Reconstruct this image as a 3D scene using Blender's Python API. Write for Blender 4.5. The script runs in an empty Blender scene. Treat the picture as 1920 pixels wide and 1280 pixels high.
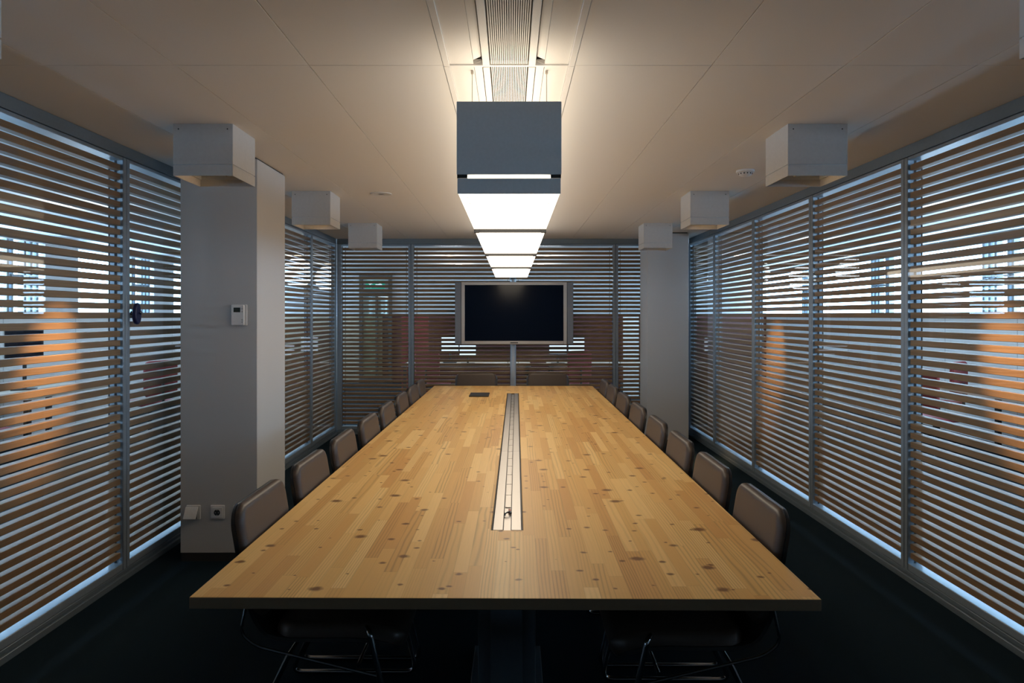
import bpy, bmesh, math, random
from mathutils import Vector, Matrix
random.seed(7)
SC = bpy.context.scene
COL = SC.collection
# ------------------------------------------------------------------ camera, light, exposure
EYE = 1.584
cam_d = bpy.data.cameras.new('camera'); cam_d.sensor_width = 36; cam_d.lens = 24
cam_d.shift_x = 0.0016; cam_d.shift_y = -0.0258
cam_d.clip_start = 0.05; cam_d.clip_end = 200
cam = bpy.data.objects.new('camera', cam_d); COL.objects.link(cam)
cam.location = (0, 0, EYE); cam.rotation_euler = (math.pi/2, 0, 0)
SC.camera = cam
SC.view_settings.view_transform = 'Standard'; SC.view_settings.look = 'None'
SC.view_settings.gamma = 1; SC.view_settings.use_curve_mapping = False
SC.view_settings.exposure = 0.0

SKY = 17.0            # overcast daylight outside the building
LAMP_DOWN = 5.2      # opal diffuser of the pendant
LAMP_UP = 3.6        # its indirect part
SPOT_W = 300
OFFICE_W = 15        # each round downlight in the office outside
WARM = (1.0, 0.85, 0.66)
wd = bpy.data.worlds.new('sky'); SC.world = wd; wd.use_nodes = True
bg = wd.node_tree.nodes['Background']
bg.inputs[0].default_value = (0.53, 0.85, 1.22, 1); bg.inputs[1].default_value = SKY

def portal(loc, rot, sx, sy):
    l = bpy.data.lights.new('daylight_portal', 'AREA'); l.shape = 'RECTANGLE'; l.size = sx; l.size_y = sy
    l.cycles.is_portal = True
    o = bpy.data.objects.new('daylight_portal', l); COL.objects.link(o)
    o.location = loc; o.rotation_euler = rot
FX = 6.0             # outer facades
portal((-FX-0.1, 7.0, 2.04), (0, -math.pi/2, 0), 0.95, 18.8)
portal((FX+0.1, 7.0, 2.04), (0, math.pi/2, 0), 0.95, 18.8)

# ------------------------------------------------------------------ mesh helpers
class MB:
    def __init__(s): s.v = []; s.f = []
    def add(s, vs, fs):
        n = len(s.v); s.v += [tuple(v) for v in vs]; s.f += [tuple(i+n for i in f) for f in fs]; return s
    def box(s, x0, x1, y0, y1, z0, z1):
        if x0 > x1: x0, x1 = x1, x0
        if y0 > y1: y0, y1 = y1, y0
        if z0 > z1: z0, z1 = z1, z0
        return s.add([(x0,y0,z0),(x1,y0,z0),(x1,y1,z0),(x0,y1,z0),(x0,y0,z1),(x1,y0,z1),(x1,y1,z1),(x0,y1,z1)],
                     [(0,3,2,1),(4,5,6,7),(0,1,5,4),(1,2,6,5),(2,3,7,6),(3,0,4,7)])
    def cyl(s, p0, p1, r0, r1=None, n=24, caps=True):
        r1 = r0 if r1 is None else r1
        p0 = Vector(p0); p1 = Vector(p1); d = (p1-p0).normalized()
        a = d.orthogonal().normalized(); b = d.cross(a)
        vs = []
        for p, r in ((p0, r0), (p1, r1)):
            for i in range(n):
                t = 2*math.pi*i/n; vs.append(p + a*math.cos(t)*r + b*math.sin(t)*r)
        fs = [(i, (i+1) % n, n+(i+1) % n, n+i) for i in range(n)]
        if caps: fs += [tuple(range(n-1, -1, -1)), tuple(range(n, 2*n))]
        return s.add(vs, fs)
    def tube(s, pts, r, n=10, closed=False):
        P = [Vector(p) for p in pts]; m = len(P); rings = []
        up = None
        for i in range(m):
            if closed: t = P[(i+1) % m]-P[i-1]
            else: t = P[min(i+1, m-1)]-P[max(i-1, 0)]
            t.normalize()
            if up is None: up = t.orthogonal().normalized()
            up = (up - t*up.dot(t)).normalized(); b = t.cross(up)
            rings.append([P[i]+up*math.cos(2*math.pi*k/n)*r+b*math.sin(2*math.pi*k/n)*r for k in range(n)])
        vs = [v for R in rings for v in R]; fs = []
        for i in range(m if closed else m-1):
            j = (i+1) % m
            for k in range(n): fs.append((i*n+k, i*n+(k+1) % n, j*n+(k+1) % n, j*n+k))
        if not closed: fs += [tuple(range(n-1, -1, -1)), tuple((m-1)*n+k for k in range(n))]
        return s.add(vs, fs)
    def lathe(s, prof, c=(0,0,0), n=32):
        vs = []; fs = []; m = len(prof)
        for r, z in prof:
            for k in range(n):
                t = 2*math.pi*k/n; vs.append((c[0]+r*math.cos(t), c[1]+r*math.sin(t), c[2]+z))
        for i in range(m-1):
            for k in range(n): fs.append((i*n+k, i*n+(k+1) % n, (i+1)*n+(k+1) % n, (i+1)*n+k))
        fs += [tuple(range(n-1, -1, -1)), tuple((m-1)*n+k for k in range(n))]
        return s.add(vs, fs)
    def prism(s, poly, h, axis='z', at=0.0):
        n = len(poly); vs = []
        for a in (at, at+h):
            for p, q in poly:
                vs.append((p,q,a) if axis == 'z' else (p,a,q) if axis == 'y' else (a,p,q))
        fs = [tuple(range(n-1,-1,-1)), tuple(range(n,2*n))]+[(i,(i+1)%n,n+(i+1)%n,n+i) for i in range(n)]
        return s.add(vs, fs)
    def build(s, name, mat, parent=None, smooth=False, bevel=0, loc=None, seg=2):
        me = bpy.data.meshes.new(name); me.from_pydata(s.v, [], s.f); me.validate()
        bm = bmesh.new(); bm.from_mesh(me); bmesh.ops.recalc_face_normals(bm, faces=bm.faces[:]); bm.to_mesh(me); bm.free()
        if smooth or bevel:
            me.polygons.foreach_set('use_smooth', [True]*len(me.polygons))
            me.set_sharp_from_angle(angle=math.radians(38))
        me.materials.append(mat)
        o = bpy.data.objects.new(name, me); COL.objects.link(o)
        if parent: o.parent = parent
        if loc: o.location = loc
        if bevel:
            md = o.modifiers.new('edge', 'BEVEL'); md.width = bevel; md.segments = seg; md.limit_method = 'ANGLE'; md.angle_limit = math.radians(40)
        return o
def tag(o, label=None, cat=None, group=None, kind=None):
    if label: o['label'] = label
    if cat: o['category'] = cat
    if group: o['group'] = group
    if kind: o['kind'] = kind
    return o
def empty(name, loc=(0,0,0), rz=0, label=None, cat=None, group=None, kind=None):
    o = bpy.data.objects.new(name, None); COL.objects.link(o); o.empty_display_size = 0.1
    o.location = loc; o.rotation_euler = (0,0,rz)
    return tag(o, label, cat, group, kind)
def children(o): return [c for c in bpy.data.objects if c.parent == o]
def copy_tree(o, parent=None):
    c = o.copy(); COL.objects.link(c); c.parent = parent
    for ch in children(o): copy_tree(ch, c)
    return c
def rounded(pts, r, n=6, closed=False):
    P = [Vector(p) for p in pts]; out = []; m = len(P)
    for i in range(m):
        if not closed and i in (0, m-1): out.append(P[i]); continue
        a, b, c = P[i-1], P[i], P[(i+1) % m]
        d0 = (a-b); d1 = (c-b); k = min(r, d0.length*.45, d1.length*.45)
        p0 = b+d0.normalized()*k; p1 = b+d1.normalized()*k
        for j in range(n+1):
            t = j/n; out.append(p0*(1-t)**2+b*2*t*(1-t)+p1*t*t)
    return out
def rrect(w, h, r, n=6):
    out = []
    for cx, cy, a0 in ((w/2-r, h/2-r, 0), (-w/2+r, h/2-r, 90), (-w/2+r, -h/2+r, 180), (w/2-r, -h/2+r, 270)):
        for j in range(n+1):
            a = math.radians(a0+90*j/n); out.append((cx+r*math.cos(a), cy+r*math.sin(a)))
    return out

# ------------------------------------------------------------------ materials
def mat(name, col, rough=0.6, metal=0.0, spec=0.5, bump=0, bscale=200, emit=None, estr=0, coat=0):
    m = bpy.data.materials.new(name); m.use_nodes = True
    nt = m.node_tree; b = nt.nodes['Principled BSDF']
    b.inputs['Base Color'].default_value = (*col, 1); b.inputs['Roughness'].default_value = rough
    b.inputs['Metallic'].default_value = metal; b.inputs['Specular IOR Level'].default_value = spec
    b.inputs['Coat Weight'].default_value = coat
    if emit: b.inputs['Emission Color'].default_value = (*emit, 1); b.inputs['Emission Strength'].default_value = estr
    tc = nt.nodes.new('ShaderNodeTexCoord')
    nz = nt.nodes.new('ShaderNodeTexNoise'); nz.inputs['Scale'].default_value = bscale; nz.inputs['Detail'].default_value = 3
    nt.links.new(tc.outputs['Object'], nz.inputs['Vector'])
    mx = nt.nodes.new('ShaderNodeMix'); mx.data_type = 'RGBA'; mx.inputs[0].default_value = 0.5
    mr = nt.nodes.new('ShaderNodeMapRange'); mr.inputs[3].default_value = 0.92; mr.inputs[4].default_value = 1.08
    nt.links.new(nz.outputs['Fac'], mr.inputs[0])
    ml = nt.nodes.new('ShaderNodeVectorMath'); ml.operation = 'SCALE'; ml.inputs[0].default_value = col
    nt.links.new(mr.outputs[0], ml.inputs['Scale']); nt.links.new(ml.outputs[0], b.inputs['Base Color'])
    nt.nodes.remove(mx)
    if bump:
        bp = nt.nodes.new('ShaderNodeBump'); bp.inputs['Strength'].default_value = bump; bp.inputs['Distance'].default_value = 0.002
        nt.links.new(nz.outputs['Fac'], bp.inputs['Height']); nt.links.new(bp.outputs[0], b.inputs['Normal'])
    return m
def glass(name, ior=1.5, tint=(1,1,1)):
    m = bpy.data.materials.new(name); m.use_nodes = True; nt = m.node_tree; nt.nodes.clear()
    out = nt.nodes.new('ShaderNodeOutputMaterial'); mx = nt.nodes.new('ShaderNodeMixShader')
    tr = nt.nodes.new('ShaderNodeBsdfTransparent'); tr.inputs[0].default_value = (*tint, 1)
    gl = nt.nodes.new('ShaderNodeBsdfGlossy'); gl.inputs['Roughness'].default_value = 0.0
    ge = nt.nodes.new('ShaderNodeNewGeometry'); dp = nt.nodes.new('ShaderNodeVectorMath'); dp.operation = 'DOT_PRODUCT'
    nt.links.new(ge.outputs['Incoming'], dp.inputs[0]); nt.links.new(ge.outputs['Normal'], dp.inputs[1])
    c = math_n(nt, 'SUBTRACT', 1.0, math_n(nt, 'ABSOLUTE', dp.outputs['Value'])); f0 = ((ior-1)/(ior+1))**2
    fr = math_n(nt, 'ADD', f0, math_n(nt, 'MULTIPLY', math_n(nt, 'POWER', c, 5.0), 1-f0))
    nt.links.new(fr, mx.inputs[0]); nt.links.new(tr.outputs[0], mx.inputs[1]); nt.links.new(gl.outputs[0], mx.inputs[2])
    nt.links.new(mx.outputs[0], out.inputs[0]); return m
def emission(name, col, s):
    m = bpy.data.materials.new(name); m.use_nodes = True; nt = m.node_tree; nt.nodes.clear()
    out = nt.nodes.new('ShaderNodeOutputMaterial'); e = nt.nodes.new('ShaderNodeEmission')
    e.inputs[0].default_value = (*col, 1); e.inputs[1].default_value = s
    nt.links.new(e.outputs[0], out.inputs[0]); return m

def N(nt, typ, **kw):
    n = nt.nodes.new(typ)
    for k, v in kw.items(): setattr(n, k, v)
    return n
def math_n(nt, op, a, b=None, c=None):
    n = nt.nodes.new('ShaderNodeMath'); n.operation = op
    for i, x in enumerate((a, b, c)):
        if x is None: continue
        if isinstance(x, (int, float)): n.inputs[i].default_value = x
        else: nt.links.new(x, n.inputs[i])
    return n.outputs[0]
def comb(nt, x, y, z):
    n = nt.nodes.new('ShaderNodeCombineXYZ')
    for i, v in enumerate((x, y, z)):
        if isinstance(v, (int, float)): n.inputs[i].default_value = v
        else: nt.links.new(v, n.inputs[i])
    return n.outputs[0]

def pine_material():
    m = bpy.data.materials.new('pine_staves'); m.use_nodes = True; nt = m.node_tree; b = nt.nodes['Principled BSDF']
    L = nt.links
    tc = N(nt, 'ShaderNodeTexCoord'); sp = N(nt, 'ShaderNodeSeparateXYZ'); L.new(tc.outputs['Object'], sp.inputs[0])
    X, Y = sp.outputs[0], sp.outputs[1]
    xr = math_n(nt, 'DIVIDE', math_n(nt, 'ADD', X, 5.0), 0.046); row = math_n(nt, 'FLOOR', xr); fx = math_n(nt, 'FRACT', xr)
    wn1 = N(nt, 'ShaderNodeTexWhiteNoise', noise_dimensions='1D'); L.new(row, wn1.inputs['W'])
    yr = math_n(nt, 'ADD', math_n(nt, 'DIVIDE', Y, 0.70), math_n(nt, 'MULTIPLY', wn1.outputs['Value'], 9.0))
    col = math_n(nt, 'FLOOR', yr); fy = math_n(nt, 'FRACT', yr)
    wn2 = N(nt, 'ShaderNodeTexWhiteNoise', noise_dimensions='2D'); L.new(comb(nt, row, col, 0), wn2.inputs['Vector'])
    v = wn2.outputs['Value']
    sc = N(nt, 'ShaderNodeSeparateColor'); L.new(wn2.outputs['Color'], sc.inputs[0])
    ramp = N(nt, 'ShaderNodeValToRGB'); e = ramp.color_ramp.elements
    e[0].position = 0.0; e[0].color = (0.61, 0.33, 0.105, 1); e[1].position = 1.0; e[1].color = (0.81, 0.55, 0.225, 1)
    for p, c in ((0.2, (0.66, 0.38, 0.125, 1)), (0.6, (0.71, 0.435, 0.15, 1)), (0.85, (0.77, 0.495, 0.185, 1))):
        q = e.new(p); q.color = c
    L.new(v, ramp.inputs[0])
    # grain lines, bent by a slow noise
    slow = N(nt, 'ShaderNodeTexNoise'); slow.inputs['Scale'].default_value = 1.0; slow.inputs['Detail'].default_value = 2
    L.new(comb(nt, math_n(nt, 'ADD', math_n(nt, 'MULTIPLY', X, 9.0), math_n(nt, 'MULTIPLY', sc.outputs[0], 40)), math_n(nt, 'MULTIPLY', Y, 1.3), sc.outputs[1]), slow.inputs['Vector'])
    gx = math_n(nt, 'ADD', math_n(nt, 'MULTIPLY', fx, math_n(nt, 'ADD', 1.5, math_n(nt, 'MULTIPLY', sc.outputs[2], 4.0))), math_n(nt, 'MULTIPLY', slow.outputs['Fac'], 2.4))
    gs = math_n(nt, 'SINE', math_n(nt, 'MULTIPLY', gx, 6.283))
    gfac = math_n(nt, 'POWER', math_n(nt, 'MULTIPLY', math_n(nt, 'ADD', gs, 1.0), 0.5), 3.0)
    fine = N(nt, 'ShaderNodeTexNoise'); fine.inputs['Scale'].default_value = 1.0; fine.inputs['Detail'].default_value = 4
    L.new(comb(nt, math_n(nt, 'MULTIPLY', X, 240), math_n(nt, 'MULTIPLY', Y, 7), v), fine.inputs['Vector'])
    gmul = math_n(nt, 'SUBTRACT', 1.06, math_n(nt, 'ADD', math_n(nt, 'MULTIPLY', gfac, math_n(nt, 'MULTIPLY', math_n(nt, 'MULTIPLY', sc.outputs[1], sc.outputs[1]), 0.32)), math_n(nt, 'MULTIPLY', fine.outputs['Fac'], 0.14)))
    # joints between the staves
    ex = math_n(nt, 'MINIMUM', fx, math_n(nt, 'SUBTRACT', 1.0, fx)); ey = math_n(nt, 'MINIMUM', fy, math_n(nt, 'SUBTRACT', 1.0, fy))
    jx = math_n(nt, 'LESS_THAN', ex, 0.02); jy = math_n(nt, 'LESS_THAN', ey, 0.0025)
    jmul = math_n(nt, 'SUBTRACT', 1.0, math_n(nt, 'MULTIPLY', math_n(nt, 'MAXIMUM', jx, jy), 0.12))
    tot = math_n(nt, 'MULTIPLY', gmul, jmul)
    s1 = N(nt, 'ShaderNodeVectorMath', operation='SCALE'); L.new(ramp.outputs[0], s1.inputs[0]); L.new(tot, s1.inputs['Scale'])
    # knots
    wob = N(nt, 'ShaderNodeTexNoise'); wob.inputs['Scale'].default_value = 38; L.new(tc.outputs['Object'], wob.inputs['Vector'])
    def knots(scale, rmin, rmax, keep, off):
        vo = N(nt, 'ShaderNodeTexVoronoi', voronoi_dimensions='2D'); vo.inputs['Scale'].default_value = scale
        L.new(comb(nt, math_n(nt, 'ADD', math_n(nt, 'MULTIPLY', X, 0.72), off), math_n(nt, 'MULTIPLY', Y, 0.9), 0), vo.inputs['Vector'])
        s = N(nt, 'ShaderNodeSeparateColor'); L.new(vo.outputs['Color'], s.inputs[0])
        rad = math_n(nt, 'ADD', rmin*scale, math_n(nt, 'MULTIPLY', s.outputs[0], (rmax-rmin)*scale))
        d = math_n(nt, 'ADD', vo.outputs['Distance'], math_n(nt, 'MULTIPLY', math_n(nt, 'SUBTRACT', wob.outputs['Fac'], 0.5), 0.012*scale))
        q = math_n(nt, 'DIVIDE', d, rad)
        mr = N(nt, 'ShaderNodeMapRange'); mr.inputs[1].default_value = 0.5; mr.inputs[2].default_value = 1.15
        mr.inputs[3].default_value = 1; mr.inputs[4].default_value = 0; L.new(q, mr.inputs[0])
        return math_n(nt, 'MULTIPLY', mr.outputs[0], math_n(nt, 'LESS_THAN', s.outputs[1], keep))
    k = math_n(nt, 'MAXIMUM', knots(5.5, 0.006, 0.022, 0.68, 0.0), knots(10.0, 0.003, 0.010, 0.5, 3.3))
    mx = N(nt, 'ShaderNodeMix', data_type='RGBA'); L.new(math_n(nt, 'MULTIPLY', k, 0.88), mx.inputs[0]); L.new(s1.outputs[0], mx.inputs[6])
    mx.inputs[7].default_value = (0.14, 0.05, 0.017, 1)
    L.new(mx.outputs[2], b.inputs['Base Color'])
    b.inputs['Roughness'].default_value = 0.42; b.inputs['Specular IOR Level'].default_value = 0.3
    return m
def slat_material():
    m = bpy.data.materials.new('slat_wood'); m.use_nodes = True; nt = m.node_tree; b = nt.nodes['Principled BSDF']; L = nt.links
    tc = N(nt, 'ShaderNodeTexCoord'); sp = N(nt, 'ShaderNodeSeparateXYZ'); L.new(tc.outputs['Object'], sp.inputs[0])
    nz = N(nt, 'ShaderNodeTexNoise'); nz.inputs['Scale'].default_value = 1; nz.inputs['Detail'].default_value = 4
    wn = N(nt, 'ShaderNodeTexWhiteNoise', noise_dimensions='1D'); L.new(math_n(nt, 'FLOOR', math_n(nt, 'DIVIDE', sp.outputs[2], 0.055)), wn.inputs['W'])
    L.new(comb(nt, math_n(nt, 'MULTIPLY', sp.outputs[0], 3), math_n(nt, 'MULTIPLY', sp.outputs[1], 130), math_n(nt, 'MULTIPLY', sp.outputs[2], 170)), nz.inputs['Vector'])
    ramp = N(nt, 'ShaderNodeValToRGB'); e = ramp.color_ramp.elements
    e[0].position = 0.3; e[0].color = (0.25, 0.145, 0.075, 1); e[1].position = 0.7; e[1].color = (0.34, 0.20, 0.108, 1)
    L.new(nz.outputs['Fac'], ramp.inputs[0])
    s1 = N(nt, 'ShaderNodeVectorMath', operation='SCALE'); L.new(ramp.outputs[0], s1.inputs[0])
    L.new(math_n(nt, 'ADD', 0.88, math_n(nt, 'MULTIPLY', wn.outputs[0], 0.24)), s1.inputs['Scale'])
    L.new(s1.outputs[0], b.inputs['Base Color']); b.inputs['Roughness'].default_value = 0.52; b.inputs['Specular IOR Level'].default_value = 0.35
    return m
def brushed(name, col, rough, axis):
    m = bpy.data.materials.new(name); m.use_nodes = True; nt = m.node_tree; b = nt.nodes['Principled BSDF']; L = nt.links
    tc = N(nt, 'ShaderNodeTexCoord'); mp = N(nt, 'ShaderNodeMapping'); mp.inputs['Scale'].default_value = axis
    nz = N(nt, 'ShaderNodeTexNoise'); nz.inputs['Scale'].default_value = 1; nz.inputs['Detail'].default_value = 3
    L.new(tc.outputs['Object'], mp.inputs[0]); L.new(mp.outputs[0], nz.inputs[0])
    L.new(math_n(nt, 'ADD', rough-0.06, math_n(nt, 'MULTIPLY', nz.outputs['Fac'], 0.12)), b.inputs['Roughness'])
    s1 = N(nt, 'ShaderNodeVectorMath', operation='SCALE'); s1.inputs[0].default_value = col
    L.new(math_n(nt, 'ADD', 0.9, math_n(nt, 'MULTIPLY', nz.outputs['Fac'], 0.2)), s1.inputs['Scale']); L.new(s1.outputs[0], b.inputs['Base Color'])
    b.inputs['Metallic'].default_value = 1.0; return m
def ribbed(name, col, pitch, rough=0.5):
    """painted sheet with fine horizontal ribs"""
    m = bpy.data.materials.new(name); m.use_nodes = True; nt = m.node_tree; b = nt.nodes['Principled BSDF']; L = nt.links
    tc = N(nt, 'ShaderNodeTexCoord'); sp = N(nt, 'ShaderNodeSeparateXYZ'); L.new(tc.outputs['Object'], sp.inputs[0])
    f = math_n(nt, 'FRACT', math_n(nt, 'DIVIDE', sp.outputs[2], pitch)); ln = math_n(nt, 'LESS_THAN', f, 0.12)
    fy = math_n(nt, 'FRACT', math_n(nt, 'DIVIDE', sp.outputs[1], 1.345)); lv = math_n(nt, 'LESS_THAN', fy, 0.012)
    s1 = N(nt, 'ShaderNodeVectorMath', operation='SCALE'); s1.inputs[0].default_value = col
    L.new(math_n(nt, 'SUBTRACT', 1.0, math_n(nt, 'MULTIPLY', math_n(nt, 'MAXIMUM', ln, lv), 0.35)), s1.inputs['Scale'])
    L.new(s1.outputs[0], b.inputs['Base Color']); b.inputs['Roughness'].default_value = rough; return m

M = {}
M['ceiling'] = mat('ceiling_white', (0.78, 0.755, 0.72), 0.75, bump=0.05, bscale=400)
M['slab'] = mat('void_dark', (0.42, 0.40, 0.37), 0.9)
M['office_ceiling'] = mat('office_ceiling_white', (0.78, 0.78, 0.77), 0.8)
M['carpet'] = mat('carpet_blue_black', (0.0035, 0.0125, 0.020), 0.95, spec=0.15, bump=0.6, bscale=420)
M['plaster'] = mat('plaster_white', (0.50, 0.497, 0.495), 0.75, bump=0.04, bscale=300)
M['base'] = mat('baseboard_dark', (0.03, 0.028, 0.027), 0.6)
M['alu'] = mat('frame_anodised', (0.20, 0.245, 0.28), 0.45, metal=0.5, bscale=60)
M['frame'] = mat('frame_lit_jambs', (0.27, 0.32, 0.37), 0.42, metal=0.3, bscale=60)  # lighter copy of alu: bluish daylight on the jambs put into the colour
M['gasket'] = mat('gasket_black', (0.02, 0.022, 0.025), 0.7)
M['pane'] = glass('partition_glass', 1.32, (0.97, 0.985, 0.985))
M['slat'] = slat_material()
M['pine'] = pine_material()
M['edge_shade'] = mat('pine_edge_shaded', (0.15, 0.095, 0.05), 0.7, bscale=60)  # darker pine for the table edges, their shade put into the colour
M['white'] = mat('white_lacquer', (0.52, 0.52, 0.518), 0.5, bscale=50)
M['plastic'] = mat('white_plastic', (0.70, 0.70, 0.70), 0.4, bscale=80)
M['lampgrey'] = mat('lamp_painted_grey', (0.56, 0.60, 0.63), 0.5, bscale=80)
M['diffuser'] = emission('lamp_diffuser_lit', WARM, LAMP_DOWN)
M['uplight'] = emission('lamp_indirect_lit', WARM, LAMP_UP)
M['steel'] = brushed('tray_brushed_steel', (0.42, 0.40, 0.385), 0.38, (500, 4, 50))
M['chrome'] = mat('chrome_tube', (0.36, 0.38, 0.40), 0.16, metal=1.0)
M['pole'] = mat('pole_satin_steel', (0.50, 0.53, 0.56), 0.38, metal=0.5)
M['black'] = mat('black_plastic', (0.012, 0.012, 0.013), 0.45)
M['shell'] = mat('chair_shell_black', (0.012, 0.012, 0.013), 0.32)
M['leather'] = mat('leather_brown', (0.050, 0.034, 0.025), 0.42, bump=0.12, bscale=260)
M['screen'] = mat('screen_off', (0.003, 0.006, 0.014), 0.12, spec=0.25)
M['bezel'] = mat('bezel_silver', (0.42, 0.41, 0.41), 0.4, metal=0.4)
M['speaker'] = mat('speaker_grey_cloth', (0.13, 0.15, 0.18), 0.7, bump=0.5, bscale=900)
M['dark'] = mat('dark_metal', (0.03, 0.032, 0.035), 0.4, metal=0.5)
M['bulb'] = emission('spot_bulb_lit', (1.0, 0.62, 0.30), 26)
M['blue'] = mat('blue_rubber', (0.008, 0.010, 0.06), 0.4)
M['lcd'] = mat('lcd_green_black', (0.01, 0.018, 0.015), 0.25)
M['pedestal'] = mat('pedestal_grey_lacquer', (0.09, 0.11, 0.125), 0.45)
M['red'] = mat('red_fabric', (0.20, 0.022, 0.024), 0.8, bump=0.2, bscale=300)
M['maroon'] = mat('maroon_panel', (0.085, 0.022, 0.020), 0.7)
M['desk'] = mat('desk_top_beige', (0.52, 0.46, 0.38), 0.5)
M['paper'] = mat('paper_white', (0.80, 0.77, 0.72), 0.8)
M['folder'] = mat('folder_blue', (0.03, 0.05, 0.26), 0.6)
M['monitor_lit'] = emission('monitor_picture', (0.62, 0.78, 1.0), 1.5)
M['sill'] = ribbed('sill_panel_white', (0.72, 0.72, 0.71), 0.028)
M['door_dark'] = mat('door_frame_dark', (0.045, 0.042, 0.040), 0.5)
M['door_glass'] = glass('door_glass_green', 1.45, (0.86, 0.91, 0.88))
M['sign_green'] = mat('sign_green', (0.0, 0.12, 0.085), 0.5, emit=(0.0, 0.16, 0.10), estr=1.2)
M['sign_white'] = mat('sign_white', (0.7, 0.75, 0.72), 0.5, emit=(0.7, 0.8, 0.75), estr=0.35)
M['beige'] = mat('wall_beige', (0.42, 0.36, 0.27), 0.8)
M['downlight'] = emission('downlight_lit', (1.0, 0.80, 0.58), 6)
M['wire'] = mat('wire_steel', (0.45, 0.40, 0.34), 0.4, metal=0.6)
M['vent'] = mat('vent_cream', (0.72, 0.69, 0.64), 0.5)
M['ventback'] = mat('vent_back', (0.12, 0.11, 0.10), 0.8)
M['redbit'] = mat('red_plastic', (0.25, 0.02, 0.02), 0.5)

# ------------------------------------------------------------------ shell of the room
XL, XR, YF, ZC = -2.31, 2.37, 9.08, 2.60
Y0 = -2.29           # the glazing starts here, behind the camera
def struct(o): o['kind'] = 'structure'; return o
struct(MB().box(-FX-0.4, FX+0.4, -2.7, 16.6, -0.2, 0).build('floor', M['carpet']))
# suspended metal ceiling: panels with open joints
cm = MB(); g = 0.0016
xs = [XL-0.12, -1.90, -1.363, -0.82, -0.272]; xs2 = [0.262, 0.82, 1.363, 1.90, XR+0.12]; ys = [-2.45, 2.78, YF+0.12]
for a in (xs, xs2):
    for i in range(len(a)-1):
        for j in range(len(ys)-1):
            cm.box(a[i]+g, a[i+1]-g, ys[j]+g, ys[j+1]-g, ZC, ZC+0.02)
for j in range(2):                       # strip of trims around the air grille
    y0, y1 = ys[j]+g, ys[j+1]-g
    for s in (-1, 1):
        c = -0.005
        cm.box(c+s*0.2662, c+s*0.242, y0, y1, ZC-0.004, ZC+0.02)
        cm.box(c+s*0.2412, c+s*0.1445, y0, y1, ZC+0.003, ZC+0.02)
        if j == 0:                        # sloped flap beside the grille, its end left open
            cm.prism([(c+s*0.143, ZC+0.000), (c+s*0.112, ZC+0.014), (c+s*0.112, ZC+0.022), (c+s*0.143, ZC+0.022)], 5.17, 'y', -2.45)
            cm.prism([(c+s*0.143, ZC+0.000), (c+s*0.112, ZC+0.014), (c+s*0.112, ZC+0.022), (c+s*0.143, ZC+0.022)], 0.002, 'y', 2.768)
        else:
            cm.box(c+s*0.143, c+s*0.110, y0, y1, ZC, ZC+0.02)
cm.box(-0.269, 0.259, 2.772, 2.788, ZC-0.003, ZC+0.02)
struct(cm.build('ceiling', M['ceiling'], bevel=0.0012, seg=1))
struct(MB().box(-FX-0.4, FX+0.4, -2.7, 16.6, ZC+0.045, ZC+0.2).build('ceiling_slab', M['slab']))
oc = MB()                                # ceiling of the office around the meeting room
oc.box(-FX-0.2, XL-0.125, -2.5, 16.4, ZC, ZC+0.03); oc.box(XR+0.125, FX+0.2, -2.5, 16.4, ZC, ZC+0.03)
oc.box(XL-0.125, XR+0.125, YF+0.125, 16.4, ZC, ZC+0.03)
struct(oc.build('ceiling_office', M['office_ceiling']))
struct(MB().box(XL-0.1, XR+0.1, -2.55, -2.45, 0, ZC).build('wall_back', M['door_dark']))

# ------------------------------------------------------------------ glazed partitions with slat blinds
FD = 0.085
SLAT_H, SLAT_D, PITCH = 0.0345, 0.048, 0.055
def place(wall, u0, u1, v0, v1, z0, z1):
    if wall == 'left': return (XL-v0, XL-v1, u0, u1, z0, z1)
    if wall == 'right': return (XR+v0, XR+v1, u0, u1, z0, z1)
    return (u0, u1, YF+v0, YF+v1, z0, z1)
for wall, a, b in (('left', Y0, YF), ('right', Y0, YF), ('far', XL, XR)):
    m = MB(); m.box(*place(wall, a, b, 0.004, FD-0.004, 2.530, ZC-0.002)); m.box(*place(wall, a, b, -0.004, FD-0.004, 2.528, 2.533))
    struct(m.build('trim_header_'+wall, M['alu']))
    m = MB(); m.box(*place(wall, a, b, -0.012, FD-0.004, 0.0, 0.034)); m.box(*place(wall, a, b, 0.0, FD-0.004, 0.037, 0.060))
    struct(m.build('baseboard_'+wall, M['alu'], bevel=0.002, seg=1))
win_n = 0
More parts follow.
